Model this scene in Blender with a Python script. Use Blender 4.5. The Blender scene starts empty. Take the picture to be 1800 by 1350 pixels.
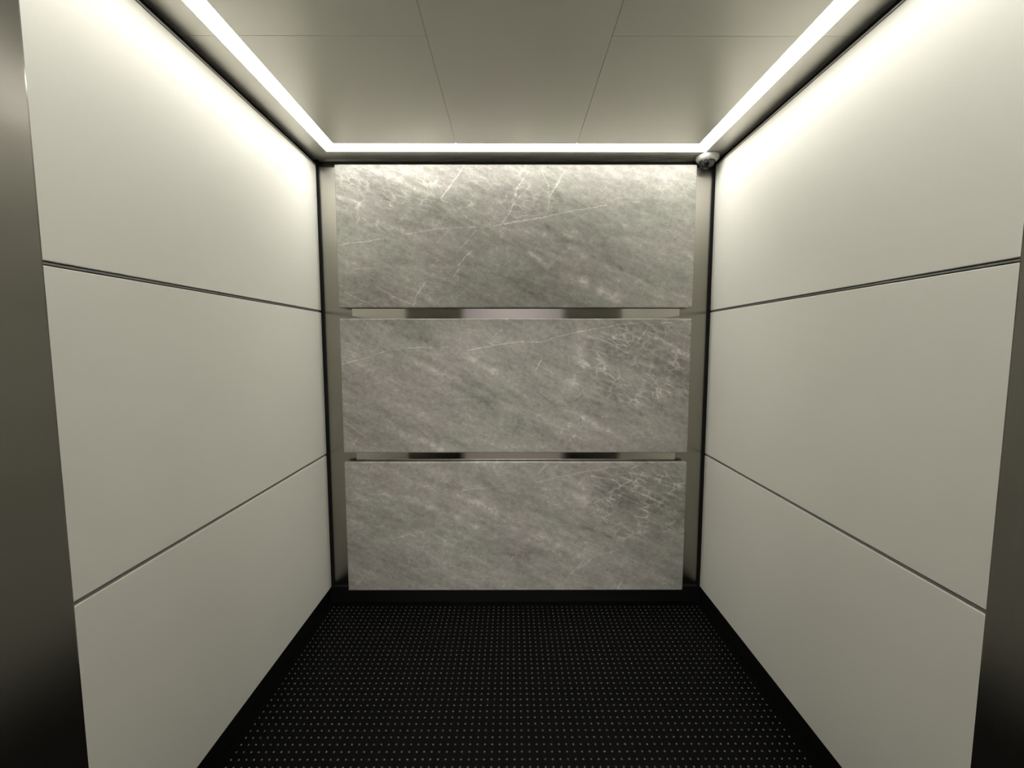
import bpy, bmesh, math
from mathutils import Vector, Matrix, Euler

scene = bpy.context.scene
COL = scene.collection
W = 1.015          # half width between the faces of the side panels
YB = 2.3425        # rear end of the side panels
ZT = 2.2305        # top of the side panels
ZF = -0.09         # floor
ZC = 2.262         # underside of the hung ceiling
YD = 0.462         # inner face of the front wall
SEAMS = (0.741, 1.500)

# vein polylines on the three stone panels, in metres from each panel's centre: (points, width, strength)
VEINS = {
 1: [
  ([(-0.904, -0.039), (-0.78, -0.025), (-0.67, -0.007)], 0.0048, 0.8),
  ([(-0.555, 0.013), (-0.405, 0.041), (-0.176, 0.052)], 0.0039, 0.7),
  ([(-0.055, 0.061), (-0.021, 0.072), (0.14, 0.097), (0.254, 0.125), (0.454, 0.156)], 0.0039, 0.9),
  ([(0.551, 0.175), (0.625, 0.173)], 0.0036, 0.5),
  ([(-0.375, 0.188), (-0.334, 0.246), (-0.299, 0.29), (-0.259, 0.348)], 0.0051, 1),
  ([(-0.719, 0.328), (-0.578, 0.279), (-0.499, 0.23), (-0.42, 0.208)], 0.009, 0.7),
  ([(-0.375, 0.183), (-0.318, 0.158), (-0.301, 0.119)], 0.0045, 0.5),
  ([(-0.406, -0.032), (-0.331, 0.041)], 0.0039, 0.6),
  ([(-0.28, -0.054), (-0.245, -0.018), (-0.205, 0.03)], 0.0039, 0.9),
  ([(-0.292, -0.139), (-0.263, -0.105), (-0.225, -0.066)], 0.0048, 0.9),
  ([(-0.319, -0.199), (-0.287, -0.156)], 0.0039, 1),
  ([(-0.306, -0.31), (-0.259, -0.259)], 0.0045, 0.6),
  ([(-0.88, -0.273), (-0.777, -0.322), (-0.714, -0.351)], 0.0051, 0.8),
  ([(-0.717, -0.242), (-0.626, -0.299), (-0.527, -0.339)], 0.006, 0.7),
  ([(-0.522, -0.342), (-0.509, -0.288), (-0.456, -0.219)], 0.0066, 0.6),
  ([(-0.83, -0.159), (-0.634, -0.148)], 0.0042, 0.5),
  ([(-0.451, -0.29), (-0.436, -0.276)], 0.0045, 0.9),
  ([(-0.078, 0.061), (-0.027, 0.125), (0.002, 0.213)], 0.0054, 0.7),
  ([(-0.113, 0.055), (0.002, 0.078)], 0.0042, 0.6),
  ([(-0.238, 0.18), (-0.198, 0.219)], 0.0039, 0.5),
  ([(-0.17, 0.108), (-0.124, 0.052)], 0.006, 0.4),
  ([(-0.015, 0.153), (0.013, 0.191), (0.07, 0.252)], 0.0048, 0.7),
  ([(-0.021, 0.175), (0.008, 0.241), (0.064, 0.323)], 0.006, 0.6),
  ([(0.082, 0.153), (0.116, 0.203)], 0.0045, 0.5),
  ([(0.162, 0.136), (0.168, 0.197), (0.207, 0.258), (0.241, 0.318)], 0.0057, 0.8),
  ([(0.13, 0.318), (0.161, 0.252), (0.162, 0.197)], 0.0048, 0.6),
  ([(-0.021, 0.091), (0.036, 0.105), (0.122, 0.108)], 0.0042, 0.6),
  ([(0.255, 0.013), (0.336, -0.02), (0.429, -0.06)], 0.009, 0.5),
  ([(0.273, -0.048), (0.349, -0.093), (0.459, -0.139), (0.559, -0.178), (0.665, -0.235)], 0.009, 0.45),
  ([(0.066, -0.077), (0.118, -0.111), (0.159, -0.15)], 0.0075, 0.6),
  ([(0.159, -0.15), (0.273, -0.054)], 0.0048, 0.4),
  ([(0.281, -0.184), (0.351, -0.23), (0.433, -0.27), (0.521, -0.31)], 0.015, 0.55),
  ([(0.1, -0.06), (0.152, 0.025)], 0.006, 0.4),
  ([(0.637, -0.293), (0.665, -0.247)], 0.0045, 0.5),
  ([(0.292, -0.15), (0.337, -0.099)], 0.0042, 0.4),
  ([(0.209, -0.003), (0.325, -0.026), (0.429, -0.051)], 0.012, -0.5),
  ([(0.384, -0.099), (0.529, -0.156), (0.67, -0.224)], 0.0075, -0.5),
  ([(0.168, 0.092), (0.163, 0.03)], 0.009, -0.4),
  ([(-0.175, 0.108), (-0.135, 0.075)], 0.006, -0.5),
  ([(-0.281, -0.173), (-0.288, -0.253)], 0.006, -0.4),
  ([(-0.297, -0.054), (-0.234, -0.094)], 0.03, -0.3),
  ([(-0.804, -0.23), (-0.718, -0.265), (-0.649, -0.293)], 0.06, -0.45),
  ([(-0.904, 0.041), (-0.842, 0.029)], 0.024, -0.35),
  ([(-0.898, 0.218), (-0.876, 0.218)], 0.015, -0.35),
  ([(-0.897, 0.27), (-0.828, 0.276)], 0.012, -0.3),
  ([(-0.583, 0.063), (-0.537, 0.069)], 0.012, -0.35),
  ([(0.014, -0.247), (0.13, -0.247)], 0.066, -0.3),
  ([(-0.732, 0.257), (-0.647, 0.229)], 0.036, -0.2),
 ],
 2: [
  ([(-0.9, 0.116), (-0.82, 0.138), (-0.746, 0.158), (-0.677, 0.183), (-0.615, 0.195), (-0.479, 0.206), (-0.434, 0.2)], 0.0042, 0.8),
  ([(-0.253, 0.186), (-0.139, 0.209), (0.008, 0.231)], 0.0039, 0.8),
  ([(-0.021, 0.226), (0.036, 0.233), (0.132, 0.231), (0.222, 0.262), (0.29, 0.278), (0.397, 0.296), (0.498, 0.314), (0.588, 0.327), (0.622, 0.325)], 0.0042, 0.95),
  ([(-0.845, 0.228), (-0.661, 0.161), (-0.514, 0.127), (-0.424, 0.081), (-0.3, 0.03), (-0.169, -0.027), (0.008, -0.131)], 0.012, 0.4),
  ([(-0.332, 0.195), (-0.225, 0.138), (-0.117, 0.07), (0.008, -0.016)], 0.012, 0.4),
  ([(-0.898, -0.183), (-0.803, -0.253)], 0.006, 0.4),
  ([(-0.613, -0.253), (-0.487, -0.282), (-0.401, -0.323), (-0.344, -0.341)], 0.012, 0.55),
  ([(-0.778, 0.301), (-0.758, 0.335)], 0.0051, 0.6),
  ([(-0.128, 0.251), (-0.071, 0.296)], 0.0039, 0.6),
  ([(-0.646, 0.279), (-0.478, 0.24), (-0.405, 0.217)], 0.012, -0.45),
  ([(-0.48, 0.155), (-0.254, 0.064)], 0.018, -0.3),
  ([(-0.311, 0.013), (-0.141, -0.102), (0.008, -0.189)], 0.036, -0.35),
  ([(-0.334, 0.041), (-0.152, -0.01)], 0.009, -0.35),
  ([(-0.251, -0.305), (-0.193, -0.247)], 0.0048, 0.4),
  ([(-0.874, -0.335), (-0.832, -0.276)], 0.006, 0.35),
  ([(0.099, 0.081), (0.133, 0.138)], 0.0045, 0.9),
  ([(0.177, 0.29), (0.216, 0.341)], 0.0039, 0.6),
  ([(0.324, 0.262), (0.353, 0.195), (0.343, 0.11), (0.299, 0.013), (0.225, -0.05)], 0.021, 0.4),
  ([(0.375, 0.262), (0.466, 0.234), (0.574, 0.178)], 0.0066, 0.8),
  ([(0.442, 0.285), (0.516, 0.246), (0.579, 0.206)], 0.0066, 0.7),
  ([(0.58, 0.172), (0.63, 0.234), (0.668, 0.29), (0.689, 0.33)], 0.0045, 0.8),
  ([(0.611, 0.296), (0.714, 0.251), (0.8, 0.217), (0.899, 0.15)], 0.0075, 0.6),
  ([(0.524, 0.161), (0.58, 0.178)], 0.006, 0.6),
  ([(0.67, 0.189), (0.692, 0.229)], 0.0045, 0.7),
  ([(0.678, 0.318), (0.903, 0.346)], 0.006, 0.4),
  ([(0.738, 0.206), (0.818, 0.189), (0.899, 0.144)], 0.009, 0.6),
  ([(0.621, 0.138), (0.707, 0.11), (0.775, 0.099)], 0.0075, 0.5),
  ([(0.769, 0.313), (0.771, 0.246)], 0.0048, 0.5),
  ([(0.705, 0.178), (0.797, 0.121), (0.89, 0.081)], 0.0075, 0.5),
  ([(0.376, 0.195), (0.467, 0.167)], 0.0048, 0.5),
  ([(0.685, 0.268), (0.648, 0.195), (0.603, 0.144)], 0.0048, 0.4),
  ([(0.632, -0.102), (0.669, 0.03)], 0.012, 0.4),
  ([(0.111, -0.027), (0.197, -0.096), (0.254, -0.102)], 0.006, -0.6),
  ([(0.065, -0.004), (0.111, -0.016)], 0.009, -0.4),
  ([(0.225, -0.085), (0.3, -0.137), (0.352, -0.166), (0.416, -0.201), (0.486, -0.235), (0.573, -0.276)], 0.0105, 0.5),
  ([(0.335, -0.166), (0.341, -0.2)], 0.006, -0.7),
  ([(0.311, -0.073), (0.345, -0.05)], 0.0045, -0.6),
  ([(0.45, -0.16), (0.513, -0.154)], 0.0048, 0.6),
  ([(0.239, -0.335), (0.302, -0.265), (0.347, -0.2)], 0.006, 0.4),
  ([(0.216, -0.329), (0.244, -0.218)], 0.006, 0.35),
  ([(0.289, 0.335), (0.295, 0.29)], 0.012, -0.5),
  ([(0.194, 0.212), (0.251, 0.234)], 0.042, -0.25),
  ([(0.387, 0.212), (0.478, 0.184)], 0.024, -0.4),
  ([(0.5, 0.229), (0.562, 0.206)], 0.021, -0.4),
  ([(0.504, 0.296), (0.629, 0.257)], 0.024, -0.35),
  ([(0.535, 0.155), (0.604, 0.127)], 0.024, -0.45),
  ([(0.687, 0.206), (0.716, 0.195)], 0.024, -0.4),
  ([(0.807, 0.161), (0.847, 0.155)], 0.027, -0.35),
  ([(0.701, 0.121), (0.902, 0.053)], 0.024, -0.3),
  ([(0.526, -0.235), (0.561, -0.241)], 0.018, -0.4),
  ([(0.014, -0.189), (0.141, -0.235)], 0.03, -0.3),
  ([(-0.021, 0.019), (0.168, -0.039)], 0.009, 0.3),
  ([(0.492, 0.019), (0.55, 0.007)], 0.024, -0.25),
 ],
 3: [
  ([(-0.896, 0.145), (-0.752, 0.182)], 0.0042, 0.5),
  ([(-0.532, 0.216), (-0.45, 0.227)], 0.0042, 0.55),
  ([(-0.28, 0.204), (-0.17, 0.215), (-0.05, 0.227)], 0.0039, 0.5),
  ([(0.111, 0.243), (0.193, 0.266), (0.308, 0.294), (0.46, 0.319), (0.569, 0.335)], 0.0039, 0.55),
  ([(-0.659, -0.068), (-0.637, -0.06), (-0.575, -0.037)], 0.0045, 0.75),
  ([(-0.559, -0.04), (-0.526, -0.054)], 0.0039, 0.35),
  ([(-0.719, 0.188), (-0.577, 0.154), (-0.457, 0.108), (-0.314, 0.046), (-0.216, 0.0), (-0.116, -0.057), (0.006, -0.126)], 0.012, 0.4),
  ([(-0.781, 0.3), (-0.753, 0.339)], 0.0048, 0.6),
  ([(-0.706, 0.244), (-0.657, 0.266)], 0.0042, 0.4),
  ([(-0.514, 0.294), (-0.4, 0.221), (-0.346, 0.21)], 0.012, -0.5),
  ([(-0.215, 0.034), (-0.133, 0.012)], 0.012, -0.35),
  ([(-0.436, 0.063), (-0.271, 0.017)], 0.024, -0.25),
  ([(-0.872, -0.329), (-0.814, -0.27)], 0.0048, 0.4),
  ([(-0.808, -0.247), (-0.786, -0.253)], 0.009, 0.35),
  ([(-0.28, 0.199), (-0.204, 0.131), (-0.105, 0.086)], 0.012, 0.35),
  ([(-0.028, -0.195), (-0.016, -0.161)], 0.0048, 0.5),
  ([(-0.244, -0.063), (0.006, -0.167)], 0.042, -0.25),
  ([(0.006, -0.017), (-0.105, 0.017)], 0.009, 0.3),
  ([(0.114, 0.291), (0.162, 0.341)], 0.0048, 0.8),
  ([(0.204, 0.322), (0.225, 0.338)], 0.0042, 0.6),
  ([(0.172, 0.119), (0.227, 0.125)], 0.0045, 0.5),
  ([(0.167, 0.105), (0.31, 0.102)], 0.0039, 0.4),
  ([(0.551, -0.339), (0.573, -0.307)], 0.006, 0.8),
  ([(0.292, -0.265), (0.336, -0.225), (0.364, -0.184)], 0.0054, 0.45),
  ([(0.337, -0.236), (0.403, -0.178), (0.458, -0.15), (0.53, -0.135)], 0.0054, 0.45),
  ([(0.535, -0.104), (0.561, -0.04)], 0.006, 0.35),
  ([(0.313, -0.092), (0.362, -0.04)], 0.006, -0.5),
  ([(0.079, -0.029), (0.135, -0.052), (0.218, -0.098), (0.38, -0.173)], 0.012, 0.35),
  ([(0.091, -0.126), (0.247, -0.155), (0.325, -0.178)], 0.024, -0.3),
  ([(0.068, 0.011), (0.112, -0.011)], 0.009, -0.4),
  ([(0.401, 0.277), (0.516, 0.26), (0.594, 0.209), (0.683, 0.176), (0.834, 0.102)], 0.0072, 0.7),
  ([(0.413, 0.232), (0.557, 0.17), (0.662, 0.125)], 0.0072, 0.65),
  ([(0.61, 0.221), (0.68, 0.305)], 0.0045, 0.7),
  ([(0.491, 0.147), (0.562, 0.164)], 0.0054, 0.6),
  ([(0.536, 0.125), (0.552, 0.153)], 0.0048, 0.6),
  ([(0.76, 0.192), (0.831, 0.181), (0.882, 0.153)], 0.0072, 0.6),
  ([(0.527, 0.288), (0.625, 0.294), (0.746, 0.266), (0.885, 0.221)], 0.0066, 0.5),
  ([(0.684, 0.125), (0.715, 0.204)], 0.0054, 0.5),
  ([(0.641, 0.108), (0.797, 0.051)], 0.0066, 0.5),
  ([(0.33, 0.232), (0.374, 0.282)], 0.006, 0.45),
  ([(0.443, 0.068), (0.491, 0.142)], 0.0048, 0.4),
  ([(0.795, 0.293), (0.803, 0.209)], 0.0045, 0.35),
  ([(0.297, 0.283), (0.358, 0.215), (0.359, 0.153)], 0.021, 0.3),
  ([(0.451, 0.254), (0.539, 0.209)], 0.021, -0.35),
  ([(0.555, 0.266), (0.61, 0.232)], 0.024, -0.35),
  ([(0.589, 0.181), (0.64, 0.153)], 0.021, -0.4),
  ([(0.712, 0.136), (0.751, 0.113)], 0.024, -0.4),
  ([(0.766, 0.17), (0.821, 0.153)], 0.024, -0.35),
  ([(0.446, 0.193), (0.491, 0.17)], 0.018, -0.35),
  ([(0.558, 0.13), (0.602, 0.113)], 0.021, -0.3),
  ([(0.226, 0.226), (0.287, 0.193)], 0.042, -0.2),
  ([(0.198, 0.31), (0.286, 0.288)], 0.006, -0.3),
 ],
}

EXPOSURE = 0.28
LOBBY_W = 130

# ------------------------------------------------------------------ helpers
def tag(o, label=None, cat=None, group=None, kind=None):
    if label: o["label"] = label
    if cat: o["category"] = cat
    if group: o["group"] = group
    if kind: o["kind"] = kind
    return o

def empty(name, loc):
    o = bpy.data.objects.new(name, None)
    o.location = loc
    o.empty_display_size = 0.05
    COL.objects.link(o)
    return o

def link(name, bm, mat, parent=None, smooth=False, origin=None):
    if origin is None:
        pts = [v.co for v in bm.verts]
        lo = Vector([min(p[i] for p in pts) for i in range(3)])
        hi = Vector([max(p[i] for p in pts) for i in range(3)])
        origin = (lo + hi) / 2
    origin = Vector(origin)
    bmesh.ops.translate(bm, verts=bm.verts, vec=-origin)
    bmesh.ops.recalc_face_normals(bm, faces=bm.faces)
    me = bpy.data.meshes.new(name)
    bm.to_mesh(me)
    bm.free()
    for p in me.polygons:
        p.use_smooth = smooth
    if isinstance(mat, (list, tuple)):
        for m in mat: me.materials.append(m)
    else:
        me.materials.append(mat)
    o = bpy.data.objects.new(name, me)
    COL.objects.link(o)
    if parent is not None:
        o.parent = parent
        o.location = origin - parent.location
    else:
        o.location = origin
    return o

def add_box(bm, lo, hi, bevel=0.0, seg=2):
    lo, hi = Vector(lo), Vector(hi)
    r = bmesh.ops.create_cube(bm, size=1.0)
    vs = r["verts"]
    s = hi - lo
    c = (hi + lo) / 2
    for v in vs:
        v.co = Vector((v.co.x * s.x, v.co.y * s.y, v.co.z * s.z)) + c
    if bevel:
        es = list({e for v in vs for e in v.link_edges})
        bmesh.ops.bevel(bm, geom=es, offset=bevel, segments=seg, affect="EDGES", profile=0.5, clamp_overlap=True)
    return bm

def box(name, lo, hi, mat, parent=None, bevel=0.0, seg=2, smooth=False):
    return link(name, add_box(bmesh.new(), lo, hi, bevel, seg), mat, parent, smooth)

def add_prism(bm, poly, z0, z1, rounded=(), radius=0.0, seg=5):
    """Vertical prism over a 2D polygon; lower edges between the listed vertex pairs are rounded."""
    a = [bm.verts.new((x, y, z0)) for x, y in poly]
    b = [bm.verts.new((x, y, z1)) for x, y in poly]
    n = len(poly)
    bm.faces.new(a)
    bm.faces.new(b[::-1])
    for i in range(n):
        bm.faces.new((a[i], a[(i + 1) % n], b[(i + 1) % n], b[i]))
    if radius:
        es = [bm.edges.get((a[i], a[(i + 1) % n])) for i in rounded]
        bmesh.ops.bevel(bm, geom=es, offset=radius, segments=seg, affect="EDGES", profile=0.5)
    return bm

def add_lathe(bm, profile, seg=40, M=None):
    M = M or Matrix()
    rings = []
    for r, z in profile:
        if r < 1e-6:
            rings.append([bm.verts.new(M @ Vector((0, 0, z)))])
        else:
            rings.append([bm.verts.new(M @ Vector((r * math.cos(2 * math.pi * k / seg), r * math.sin(2 * math.pi * k / seg), z))) for k in range(seg)])
    for A, B in zip(rings, rings[1:]):
        for k in range(seg):
            k2 = (k + 1) % seg
            if len(A) == 1:
                bm.faces.new((A[0], B[k], B[k2]))
            elif len(B) == 1:
                bm.faces.new((A[k], B[0], A[k2]))
            else:
                bm.faces.new((A[k], B[k], B[k2], A[k2]))
    return bm

# ------------------------------------------------------------------ materials
class N:
    """small node-tree builder"""
    def __init__(self, tree): self.t = tree
    def node(self, kind, **kw):
        n = self.t.nodes.new(kind)
        for k, v in kw.items(): setattr(n, k, v)
        return n
    def put(self, sock, v):
        if isinstance(v, bpy.types.NodeSocket): self.t.links.new(v, sock)
        elif v is not None: sock.default_value = v
    def math(self, op, a, b=None, c=None, clamp=False):
        n = self.node("ShaderNodeMath", operation=op, use_clamp=clamp)
        self.put(n.inputs[0], a)
        if b is not None: self.put(n.inputs[1], b)
        if c is not None: self.put(n.inputs[2], c)
        return n.outputs[0]
    def vmath(self, op, a, b=None, out=0):
        n = self.node("ShaderNodeVectorMath", operation=op)
        self.put(n.inputs[0], a)
        if b is not None: self.put(n.inputs[3 if op == "SCALE" else 1], b)
        return n.outputs[out]
    def noise(self, vec, scale, detail=3, rough=0.5):
        n = self.node("ShaderNodeTexNoise")
        self.put(n.inputs["Vector"], vec)
        n.inputs["Scale"].default_value = scale
        n.inputs["Detail"].default_value = detail
        n.inputs["Roughness"].default_value = rough
        return n.outputs["Fac"], n.outputs["Color"]
    def rng(self, v, a, b, c=0.0, d=1.0, smooth=False):
        n = self.node("ShaderNodeMapRange")
        n.interpolation_type = "SMOOTHSTEP" if smooth else "LINEAR"
        self.put(n.inputs["Value"], v)
        for s, x in zip(("From Min", "From Max", "To Min", "To Max"), (a, b, c, d)): self.put(n.inputs[s], x)
        return n.outputs["Result"]

def material(name, color, rough=0.5, metal=0.0, spec=0.5, aniso=0.0):
    m = bpy.data.materials.new(name)
    m.use_nodes = True
    b = m.node_tree.nodes["Principled BSDF"]
    b.inputs["Base Color"].default_value = (*color, 1)
    b.inputs["Roughness"].default_value = rough
    b.inputs["Metallic"].default_value = metal
    b.inputs["Specular IOR Level"].default_value = spec
    b.inputs["Anisotropic"].default_value = aniso
    return m, N(m.node_tree), b

def laminate():
    m, n, b = material("white_laminate", (0.60, 0.585, 0.525), 0.42, spec=0.12)
    co = n.node("ShaderNodeTexCoord").outputs["Object"]
    f, _ = n.noise(co, 260, 2)
    f2, _ = n.noise(co, 2.2, 3)
    mix = n.node("ShaderNodeMix", data_type="RGBA")
    n.put(mix.inputs["Factor"], n.math("ADD", n.math("MULTIPLY", f, 0.35), n.math("MULTIPLY", f2, 0.65)))
    mix.inputs["A"].default_value = (*[c * 0.96 for c in LAM], 1)
    mix.inputs["B"].default_value = (*[c * 1.04 for c in LAM], 1)
    n.put(b.inputs["Base Color"], mix.outputs["Result"])
    bump = n.node("ShaderNodeBump")
    bump.inputs["Strength"].default_value = 0.04
    bump.inputs["Distance"].default_value = 0.001
    n.put(bump.inputs["Height"], f)
    n.put(b.inputs["Normal"], bump.outputs["Normal"])
    return m

def steel(name, color, rough, aniso, grain=0.06, grain_axis=2, metal=1.0):
    """stainless steel brushed along one axis (reflections smear across the grain)"""
    m, n, b = material(name, color, rough, metal, aniso=aniso)
    geo = n.node("ShaderNodeNewGeometry")
    up = n.node("ShaderNodeCombineXYZ")
    up.inputs[2].default_value = 1.0
    n.put(b.inputs["Tangent"], n.vmath("CROSS_PRODUCT", geo.outputs["Normal"], up.outputs[0]))
    co = n.node("ShaderNodeTexCoord").outputs["Object"]
    mp = n.node("ShaderNodeMapping")
    sc = [900, 900, 900]; sc[grain_axis] = 6
    mp.inputs["Scale"].default_value = sc
    n.put(mp.inputs["Vector"], co)
    f, _ = n.noise(mp.outputs["Vector"], 1.0, 2)
    g, _ = n.noise(co, 5.0, 4)
    n.put(b.inputs["Roughness"], n.math("ADD", n.math("MULTIPLY", n.math("SUBTRACT", f, 0.5), grain), n.math("MULTIPLY_ADD", g, 0.06, rough - 0.03)))
    return m

def rubber():
    m, n, b = material("black_rubber", RUB, 0.5, spec=0.05)
    co = n.node("ShaderNodeTexCoord").outputs["Object"]
    f, _ = n.noise(co, 7, 4)
    n.put(b.inputs["Roughness"], n.rng(f, 0.3, 0.7, 0.45, 0.6))
    g, _ = n.noise(co, 30, 3)
    mix = n.node("ShaderNodeMix", data_type="RGBA")
    n.put(mix.inputs["Factor"], g)
    mix.inputs["A"].default_value = (*[c * 0.7 for c in RUB], 1)
    mix.inputs["B"].default_value = (*[c * 1.3 for c in RUB], 1)
    n.put(b.inputs["Base Color"], mix.outputs["Result"])
    return m

def marble(name, key, seed, net):
    m, n, b = material(name, (0.3, 0.3, 0.28), 0.45, spec=0.3)
    co = n.node("ShaderNodeTexCoord").outputs["Object"]
    sep = n.node("ShaderNodeSeparateXYZ")
    n.put(sep.inputs[0], co)
    cmb = n.node("ShaderNodeCombineXYZ")
    n.put(cmb.inputs[0], sep.outputs[0])
    n.put(cmb.inputs[1], sep.outputs[2])
    flat = cmb.outputs[0]                                  # x right, y up across the panel
    shifted = n.vmath("ADD", flat, (seed * 3.1, seed * 1.7, seed))
    # wobble so that drawn veins are not ruler-straight
    _, wc = n.noise(shifted, 26, 3)
    wob = n.vmath("SCALE", n.vmath("SUBTRACT", wc, (0.5, 0.5, 0.5)), 0.012)
    flatw = n.vmath("MULTIPLY", n.vmath("ADD", flat, wob), (1, 1, 0))
    # bedding direction falls to the right
    rot = n.node("ShaderNodeVectorRotate", rotation_type="Z_AXIS")
    n.put(rot.inputs["Vector"], shifted)
    rot.inputs["Angle"].default_value = math.radians(24)
    str1 = n.vmath("MULTIPLY", rot.outputs[0], (1.0, 3.2, 1.0))
    big, _ = n.noise(str1, 2.6, 5, 0.55)
    mid, _ = n.noise(str1, 11, 6, 0.62)
    iso, _ = n.noise(shifted, 42, 6, 0.7)
    fine, _ = n.noise(n.vmath("MULTIPLY", rot.outputs[0], (1.0, 1.7, 1.0)), 120, 4, 0.7)
    t = n.math("MULTIPLY", n.math("SUBTRACT", big, 0.5), 0.95)
    t = n.math("MULTIPLY_ADD", n.math("SUBTRACT", mid, 0.5), 0.75, t)
    t = n.math("MULTIPLY_ADD", n.math("SUBTRACT", iso, 0.5), 0.85, t)
    t = n.math("MULTIPLY_ADD", n.math("SUBTRACT", fine, 0.5), 0.5, t)
    # net of pale hairlines round darker cells
    _, wc2 = n.noise(shifted, 9, 4, 0.6)
    pv = n.vmath("ADD", n.vmath("MULTIPLY", rot.outputs[0], (1.0, 2.3, 1.0)), n.vmath("SCALE", n.vmath("SUBTRACT", wc2, (0.5, 0.5, 0.5)), 0.10))
    for scale, wid, amp, where in ((13.0, 0.13, 0.32 if key == 1 else 0.5, "net"), (24.0, 0.10, 0.16, "all"), (6.0, 0.035, 0.15, "all")):
        vo = n.node("ShaderNodeTexVoronoi", feature="DISTANCE_TO_EDGE")
        n.put(vo.inputs["Vector"], pv)
        vo.inputs["Scale"].default_value = scale
        e = n.rng(vo.outputs["Distance"], 0.0, wid, 1.0, 0.0, True)
        brk, _ = n.noise(shifted, 7 + scale * 0.3, 3)
        e = n.math("MULTIPLY", e, n.rng(brk, 0.42, 0.62, 0.0, 1.0))
        if where == "net":
            msk = None
            for cx, cy, rx, ry in net:
                dd = n.vmath("LENGTH", n.vmath("MULTIPLY", n.vmath("SUBTRACT", flat, (cx, cy, 0)), (1 / rx, 1 / ry, 0)), out=1)
                mm = n.rng(n.math("ADD", dd, n.math("MULTIPLY", n.math("SUBTRACT", mid, 0.5), 1.2)), 0.75, 1.1, 1.0, 0.0, True)
                msk = mm if msk is None else n.math("MAXIMUM", msk, mm)
            e = n.math("MULTIPLY", n.math("SUBTRACT", e, 0.32), msk)
        t = n.math("MULTIPLY_ADD", e, amp, t)
    # each vein: 1 on its line, 0 at its width; the running sum rides in z
    run = flatw
    for pts, w, s in VEINS[key]:
        for (x0, y0), (x1, y1) in zip(pts, pts[1:]):
            dx, dy = x1 - x0, y1 - y0
            thin = w < 0.0075
            pa = n.vmath("SUBTRACT", run, (x0, y0, 0))
            k = 1.0 / max(dx * dx + dy * dy, 1e-8)
            h = n.math("ADD", n.vmath("DOT_PRODUCT", pa, (dx * k, dy * k, 0), out=1), 0.0, clamp=True)
            off = n.vmath("SUBTRACT", pa, n.vmath("SCALE", (dx, dy, 0), h))
            d = n.vmath("LENGTH", n.vmath("MULTIPLY", off, (1, 1, 0)), out=1)
            f = n.math("MULTIPLY_ADD", d, -1.0 / (w * (0.95 if thin else 2.4)), 1.0, clamp=True)
            inc = n.vmath("SCALE", (0, 0, s * (0.75 if thin else 0.62)), f)
            run = n.vmath("ADD", run, inc)
    zsep = n.node("ShaderNodeSeparateXYZ")
    n.put(zsep.inputs[0], run)
    acc = zsep.outputs[2]
    acc = n.math("MAXIMUM", n.math("MINIMUM", acc, 0.8), -0.45)
    br2, _ = n.noise(shifted, 30, 3, 0.6)
    t = n.math("MULTIPLY_ADD", acc, n.rng(br2, 0.3, 0.6, 0.25, 0.85), t)
    ramp = n.node("ShaderNodeValToRGB")
    cr = ramp.color_ramp
    cr.elements[0].position = 0.0
    cr.elements[0].color = (*MAR[0], 1)
    cr.elements[1].position = 1.0
    cr.elements[1].color = (*MAR[3], 1)
    e = cr.elements.new(0.36); e.color = (*MAR[1], 1)
    e = cr.elements.new(0.60); e.color = (*MAR[2], 1)
    n.put(ramp.inputs[0], n.math("MULTIPLY_ADD", t, 0.95, 0.42, clamp=True))
    hue, _ = n.noise(shifted, 3.5, 3)
    tint = n.node("ShaderNodeMix", data_type="RGBA", blend_type="MULTIPLY")
    tint.inputs["Factor"].default_value = 1.0
    n.put(tint.inputs["A"], ramp.outputs["Color"])
    hr = n.node("ShaderNodeValToRGB")
    hr.color_ramp.elements[0].position = 0.4
    hr.color_ramp.elements[0].color = (1.03, 1.0, 1.0, 1)
    hr.color_ramp.elements[1].position = 0.6
    hr.color_ramp.elements[1].color = (0.98, 1.0, 0.96, 1)
    n.put(hr.inputs[0], hue)
    n.put(tint.inputs["B"], hr.outputs["Color"])
    n.put(b.inputs["Base Color"], tint.outputs["Result"])
    return m

def emitter(name, color, strength):
    m = bpy.data.materials.new(name)
    m.use_nodes = True
    nt = m.node_tree
    for x in list(nt.nodes): nt.nodes.remove(x)
    e = nt.nodes.new("ShaderNodeEmission")
    e.inputs[0].default_value = (*color, 1)
    e.inputs[1].default_value = strength
    o = nt.nodes.new("ShaderNodeOutputMaterial")
    nt.links.new(e.outputs[0], o.inputs[0])
    return m

LAM = (0.84, 0.831, 0.752)
RUB = (0.003, 0.003, 0.0027)
MAR = ((0.19, 0.186, 0.166), (0.315, 0.308, 0.279), (0.40, 0.392, 0.356), (0.68, 0.665, 0.61))
M_LAM = laminate()
M_STEEL = steel("brushed_steel", (0.395, 0.378, 0.335), 0.25, 0.98, 0.03)
M_JAMB = steel("brushed_jamb_steel", (0.245, 0.237, 0.212), 0.24, 0.95)
M_MIRROR = steel("polished_steel", (0.56, 0.54, 0.50), 0.07, 0.0, 0.02)
M_ALU = material("satin_aluminium", (0.30, 0.295, 0.28), 0.35, 0.5)[0]
M_BEAD = material("bead_aluminium", (0.45, 0.44, 0.42), 0.4, 0.2)[0]
M_BLACK = material("matte_black", (0.006, 0.006, 0.006), 0.6, spec=0.25)[0]
M_KICK = material("black_kick_plate", (0.006, 0.006, 0.006), 0.4, spec=0.3)[0]
M_CEIL = steel("satin_ceiling_metal", (0.66, 0.645, 0.59), 0.38, 0.0, 0.02, metal=0.72)
M_RUB = rubber()
M_STUD = material("polished_rubber_stud", (0.008, 0.008, 0.0075), 0.22, spec=0.85)[0]
M_LED = emitter("led_diffuser", (1.0, 0.985, 0.94), 13.0)
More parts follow.
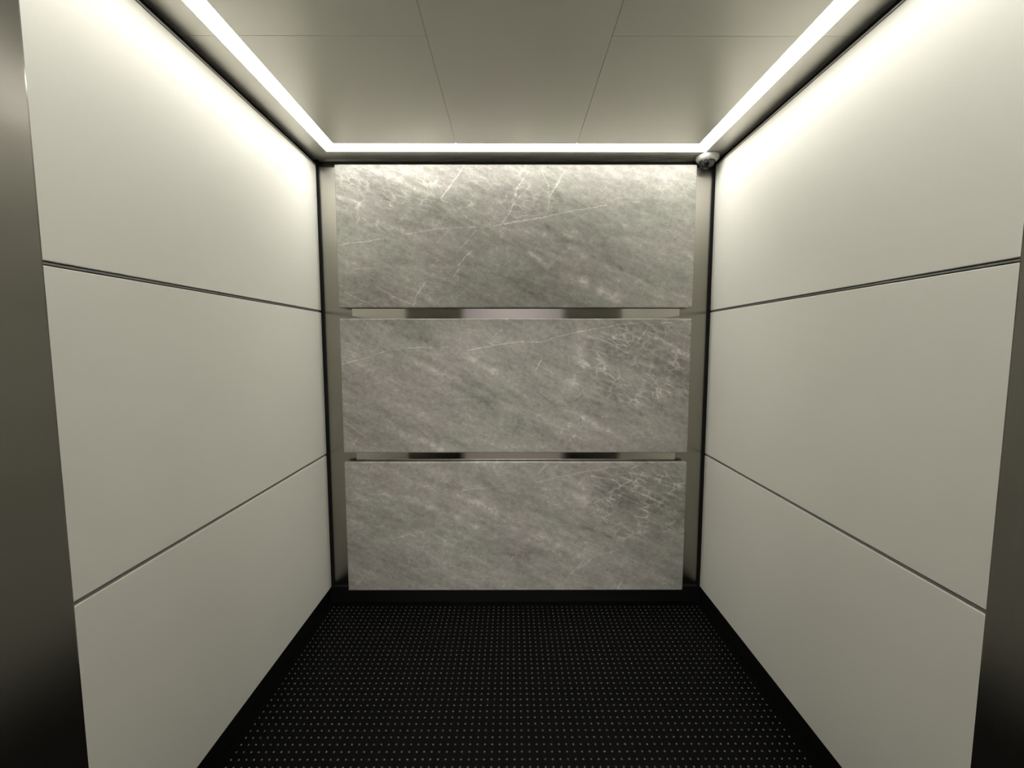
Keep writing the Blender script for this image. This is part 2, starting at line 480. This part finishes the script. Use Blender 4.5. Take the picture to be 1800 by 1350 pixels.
M_WHITE = material("white_camera_plastic", (0.50, 0.495, 0.47), 0.4)[0]
M_DOME = material("smoked_dome", (0.018, 0.018, 0.018), 0.12, spec=0.5)[0]
M_LENS = material("lens_glass", (0.004, 0.004, 0.006), 0.05, spec=0.8)[0]
M_LOBBY = material("lobby_plaster", (0.145, 0.138, 0.138), 0.8)[0]
M_LOBBYF = material("lobby_tile", (0.12, 0.11, 0.10), 0.4)[0]

# ------------------------------------------------------------------ setting: car shell
def struct(o): return tag(o, kind="structure")

# floor sheet with raised rubber studs, square rows
def floor():
    verts, faces = [], []
    x0, x1, y0, y1 = -1.04, 1.04, 0.30, 2.36
    t = 0.02
    for z in (ZF - t, ZF):
        verts += [(x0, y0, z), (x1, y0, z), (x1, y1, z), (x0, y1, z)]
    faces += [(4, 5, 6, 7), (3, 2, 1, 0), (0, 1, 5, 4), (1, 2, 6, 5), (2, 3, 7, 6), (3, 0, 4, 7)]
    px, py, seg = 0.0263, 0.0287, 10
    Rs = (STUD_R ** 2 + STUD_H ** 2) / (2 * STUD_H)
    cap = lambda r: math.sqrt(Rs * Rs - r * r) - (Rs - STUD_H)
    prof = tuple((STUD_R * k, max(cap(STUD_R * k), 0.0)) for k in (1.0, 0.72, 0.4))
    nx0, nx1 = int(-(1.005 - 0.0405) / px), int((1.005 + 0.0405) / px)
    for iy in range(-37, 34):
        y = 1.3781 + iy * py
        if not (y0 + 0.01 < y < 2.325): continue
        for ix in range(nx0, nx1 + 1):
            x = -0.0405 + ix * px
            b = len(verts)
            for r, h in prof:
                for k in range(seg):
                    a = 2 * math.pi * k / seg
                    verts.append((x + r * math.cos(a), y + r * math.sin(a), ZF + h))
            verts.append((x, y, ZF + STUD_H))
            for q in range(2):
                for k in range(seg):
                    k2 = (k + 1) % seg
                    faces.append((b + q * seg + k, b + q * seg + k2, b + (q + 1) * seg + k2, b + (q + 1) * seg + k))
            for k in range(seg):
                faces.append((b + 2 * seg + k, b + 2 * seg + (k + 1) % seg, b + 3 * seg))
    me = bpy.data.meshes.new("floor")
    me.from_pydata(verts, [], faces)
    me.update()
    for i, p in enumerate(me.polygons): p.use_smooth = i >= 6
    me.materials.append(M_RUB)
    me.materials.append(M_STUD)
    for i, p in enumerate(me.polygons): p.material_index = int(i >= 6)
    o = bpy.data.objects.new("floor", me)
    COL.objects.link(o)
    return struct(o)
STUD_R, STUD_H = 0.0050, 0.0024
floor()

# shell behind the panels
struct(box("wall_left", (-1.08, YD, ZF), (-1.032, 2.40, 2.40), M_BLACK))
struct(box("wall_right", (1.032, YD, ZF), (1.08, 2.40, 2.40), M_BLACK))
struct(box("wall_back", (-1.0305, 2.356, 0.0), (1.0305, 2.40, 2.40), M_STEEL))
struct(box("ceiling", (-1.0305, YD, 2.36), (1.0305, 2.355, 2.40), M_BLACK))
struct(box("baseboard_left", (-1.0315, YD, ZF), (-1.024, 2.34, -0.004), M_KICK))
struct(box("baseboard_right", (1.024, YD, ZF), (1.0315, 2.34, -0.004), M_KICK))
struct(box("baseboard_back", (-1.0235, 2.345, ZF), (1.0235, 2.40, -0.002), M_KICK))
# black corner reveals and metal bead lines
trim_no = [0]
def trim(lo, hi, mat, bevel=0.0):
    trim_no[0] += 1
    return struct(box("trim_%d" % trim_no[0], lo, hi, mat, bevel=bevel))
for s in (-1, 1):
    a, b = sorted((s * 1.0295, s * 1.003))
    trim((a, 2.346, 0.001), (b, 2.3535, 2.2612), M_BLACK)
    # aluminium bead along the top of the side panels
    a, b = sorted((s * 1.030, s * (W - 0.001)))
    trim((a, YD + 0.002, ZT + 0.0025), (b, YB, ZT + 0.0085), M_BEAD, 0.001)
    for z in SEAMS:
        a, b = sorted((s * 1.0315, s * (W + 0.003)))
        trim((a, YD + 0.002, z - 0.0022), (b, YB, z + 0.0022), M_ALU, 0.001)
trim((-1.0025, 2.349, 2.2325), (1.0025, 2.3555, 2.2555), M_BLACK)  # black strip added to stand for the shadow atop the steel rear wall
# polished strips in the two slots of the rear wall
for z0, z1 in ((1.440, 1.536), (0.690, 0.780)):
    trim((-0.853, 2.339, z0), (0.853, 2.3555, z1), M_MIRROR)

# front wall with the door opening
d1 = struct(empty("door_1", (0, 0.30, ZF)))
JL, JR = -0.500, 0.4925
box("jamb", (-1.031, 0.12, ZF + 0.002), (JL, YD, 2.349), M_JAMB, d1, 0.003)
box("jamb", (JR, 0.12, ZF + 0.002), (1.031, YD, 2.349), M_JAMB, d1, 0.003)
box("header", (JL + 0.001, 0.12, 2.05), (JR - 0.001, YD, 2.349), M_JAMB, d1, 0.003)
box("sill", (JL + 0.001, 0.12, ZF - 0.02), (JR - 0.001, 0.299, ZF), M_ALU, d1, 0.002)

# ------------------------------------------------------------------ side wall panels
ROWS = ((0.0, SEAMS[0], "lowest"), (SEAMS[0], SEAMS[1], "middle"), (SEAMS[1], ZT, "topmost"))
WHERE = {1: "on the side wall under the dome camera", -1: "on the side wall opposite the dome camera"}
first_panel = {}
for s in (-1, 1):
    for i, (z0, z1, nm) in enumerate(ROWS):
        lo = z0 + (0.0055 if i > 0 else 0.0)
        hi = z1 - (0.0055 if i < 2 else 0.0)
        a, b = sorted((s * W, s * 1.0318))
        p = box("wall_panel", (a, YD + 0.001, lo), (b, YB, hi), M_LAM, bevel=0.0016)
        tag(p, "%s off-white laminate panel %s" % (nm, WHERE[s]), "wall panel", "off-white panels on the side walls", "thing")

# ------------------------------------------------------------------ stone panels on the rear wall
STONE = ((1, 1.516, 2.223, "topmost grey marble slab on the rear wall, just under the ceiling light", ((-0.62, 0.2, 0.35, 0.2), (-0.1, 0.22, 0.35, 0.18))),
         (2, 0.760, 1.461, "middle grey marble slab on the rear wall, between the two steel slots", ((0.66, 0.12, 0.33, 0.26),)),
         (3, 0.000, 0.709, "lowest grey marble slab on the rear wall, just above the floor", ((0.68, 0.14, 0.32, 0.24),)))
for key, z0, z1, lab, net in STONE:
    e = empty("stone_panel", (0, 2.3555, z0))
    tag(e, lab, "stone panel", "grey marble slabs on the rear wall", "thing")
    zc = (z0 + z1) / 2
    ms = marble("grey_marble_%d" % key, key, key * 1.37, net)
    bm = add_box(bmesh.new(), (-0.907, 2.3025, z0), (0.9045, 2.330, z1), 0.0036, 1)
    link("slab", bm, ms, e, origin=(0, 2.3025, zc))
    box("mounting_board", (-0.851, 2.3305, z0 + 0.022), (0.851, 2.3555, z1 - 0.022), M_BLACK, e)

# ------------------------------------------------------------------ hung ceiling with a lit slot
LX0, LX1 = 0.856, 0.922            # light slot, sides
LY0, LY1 = 2.164, 2.251            # light slot, rear
FY0, FY1 = 0.585, 0.655            # light slot, front
CX, CY, CYF = 1.0295, 2.3545, 0.466  # outer edge of the hung ceiling
JX, JY, G = 0.282, 1.438, 0.0006
TH = 0.045
RECESS = 0.020
GRP = "satin metal panels of the hung ceiling"
def ceil_panel(lab, faces, borders):
    zs = ZC
    e = empty("ceiling_panel", (sum(p[0] for p in faces) / len(faces), sum(p[1] for p in faces) / len(faces), zs))
    tag(e, lab, "ceiling panel", GRP, "thing")
    link("face", add_prism(bmesh.new(), faces, zs, zs + TH), M_CEIL, e)
    for poly, rnd in borders:
        link("border", add_prism(bmesh.new(), poly, zs, zs + TH, rnd, RND, 2), M_CEIL, e)
RND = 0.0015
for s, wh in ((-1, "away from the dome camera"), (1, "on the dome camera side")):
    def X(x): return s * x
    rear = [(X(JX + G), JY + G), (X(LX0), JY + G), (X(LX0), LY0), (X(JX + G), LY0)]
    # L-shaped border round the rear corner: side run, then rear run
    L = [(X(LX1), JY + G), (X(CX), JY + G), (X(CX), CY), (X(JX + G), CY), (X(JX + G), LY1), (X(LX1), LY1)]
    ceil_panel("rear ceiling panel in the corner %s" % wh, rear, [(L, (1, 2))])
    front = [(X(JX + G), FY1), (X(LX0), FY1), (X(LX0), JY - G), (X(JX + G), JY - G)]
    L = [(X(LX1), JY - G), (X(CX), JY - G), (X(CX), CYF), (X(JX + G), CYF), (X(JX + G), FY0), (X(LX1), FY0)]
    ceil_panel("ceiling panel %s, nearer the door" % wh, front, [(L, (1,))])
ceil_panel("long middle ceiling panel between the two hairline joints",
           [(-JX + G, FY1), (JX - G, FY1), (JX - G, LY0), (-JX + G, LY0)],
           [([(-JX + G, LY1), (JX - G, LY1), (JX - G, CY), (-JX + G, CY)], (2,)),
            ([(-JX + G, CYF), (JX - G, CYF), (JX - G, FY0), (-JX + G, FY0)], ())])

e0 = 0.0006
def led(poly, lab):
    z = ZC + RECESS
    o = link("light_strip", add_prism(bmesh.new(), poly, z, z + 0.012), M_LED)
    tag(o, lab, "ceiling light", "glowing light strips round the ceiling", "thing")
led([(-LX1 + e0, FY0 + e0), (-LX0 - e0, FY1), (-LX0 - e0, LY0), (-LX1 + e0, LY1 - e0)], "glowing white light strip along the ceiling side away from the dome camera")
led([(LX1 - e0, FY0 + e0), (LX0 + e0, FY1), (LX0 + e0, LY0), (LX1 - e0, LY1 - e0)], "glowing white light strip along the ceiling on the dome camera side")
led([(-LX1 + e0, LY1 - e0), (LX1 - e0, LY1 - e0), (LX0 + e0, LY0 + e0), (-LX0 - e0, LY0 + e0)], "glowing white light strip across the ceiling above the marble slabs")
led([(-LX1 + e0, FY0 + e0), (LX1 - e0, FY0 + e0), (LX0 + e0, FY1 - e0), (-LX0 - e0, FY1 - e0)], "glowing white light strip across the ceiling just inside the door")

# ------------------------------------------------------------------ dome camera
cam_loc = Vector((0.951, 2.2965, ZC))
sc_ = empty("security_camera", cam_loc)
tag(sc_, "small white dome security camera under the ceiling in the rear corner", "security camera", None, "thing")
bm = add_lathe(bmesh.new(), [(0, 0), (0.051, 0), (0.0545, -0.003), (0.0555, -0.009), (0.054, -0.016), (0.0495, -0.0225), (0.044, -0.0265), (0.0385, -0.028), (0, -0.028)], 56, Matrix.Translation(cam_loc))
link("housing", bm, M_WHITE, sc_, True, origin=cam_loc)
dome_c = cam_loc + Vector((0, 0, -0.0265))
Rd = 0.0375
prof = [(Rd * math.cos(a), -Rd * 0.92 * math.sin(a)) for a in [k * math.pi / 2 / 14 for k in range(15)]]
prof[-1] = (0, -Rd * 0.92)
dome = link("dome", add_lathe(bmesh.new(), prof, 48, Matrix.Translation(dome_c)), M_DOME, sc_, True, origin=dome_c)
look = Vector((-0.35, -0.72, -0.60)).normalized()
Mb = Matrix.Translation(dome_c) @ look.to_track_quat("Z", "Y").to_matrix().to_4x4()
lens = link("lens", add_lathe(bmesh.new(), [(0.0125, 0.026), (0.0125, 0.0362), (0.0105, 0.0375), (0.0095, 0.0366), (0.005, 0.0380), (0, 0.0386)], 32, Mb), M_LENS, dome, True, origin=dome_c)
lens.location = (0, 0, 0)

# ------------------------------------------------------------------ lobby the picture is taken from
struct(box("floor_lobby", (-1.8, -2.8, ZF - 0.02), (1.8, 0.119, ZF), M_LOBBYF))
struct(box("ceiling_lobby", (-1.8, -2.8, 2.55), (1.8, 0.119, 2.60), M_LOBBY))
struct(box("wall_lobby_back", (-1.8, -2.85, ZF), (1.8, -2.80, 2.60), M_LOBBY))
struct(box("wall_lobby_left", (-1.85, -2.8, ZF), (-1.80, 0.119, 2.60), M_LOBBY))
struct(box("wall_lobby_right", (1.80, -2.8, ZF), (1.85, 0.119, 2.60), M_LOBBY))
struct(box("wall_lobby_front_left", (-1.8, 0.07, ZF), (JL - 0.06, 0.119, 2.55), M_LOBBY))
struct(box("wall_lobby_front_right", (JR + 0.06, 0.07, ZF), (1.8, 0.119, 2.55), M_LOBBY))
struct(box("wall_lobby_front_top", (JL - 0.06, 0.07, 2.06), (JR + 0.06, 0.119, 2.55), M_LOBBY))
ld = bpy.data.lights.new("lobby_lamp", "AREA")
ld.shape = "RECTANGLE"; ld.size = 1.2; ld.size_y = 0.5; ld.energy = LOBBY_W; ld.color = (1.0, 0.95, 0.92)
lo_ = bpy.data.objects.new("lobby_lamp", ld)
lo_.location = (0, -1.7, 2.54)
COL.objects.link(lo_)

# ------------------------------------------------------------------ world, camera, view
w = bpy.data.worlds.new("world")
scene.world = w
w.use_nodes = True
w.node_tree.nodes["Background"].inputs[0].default_value = (0.02, 0.02, 0.02, 1)
w.node_tree.nodes["Background"].inputs[1].default_value = 0.0
cd = bpy.data.cameras.new("camera")
cd.sensor_width = 36.0
cd.lens = 780.99 / 1800 * 36.0
cd.clip_start = 0.02
co_ = bpy.data.objects.new("camera", cd)
co_.location = (-0.02574, 0.0, 1.32622)
co_.rotation_euler = (math.radians(90 - 5.023), math.radians(0.014), math.radians(-0.128))
COL.objects.link(co_)
scene.camera = co_
vs = scene.view_settings
vs.view_transform = "Standard"
vs.look = "None"
vs.gamma = 1.0
vs.use_curve_mapping = False
vs.exposure = EXPOSURE
scene.cycles.max_bounces = 12
scene.cycles.diffuse_bounces = 8
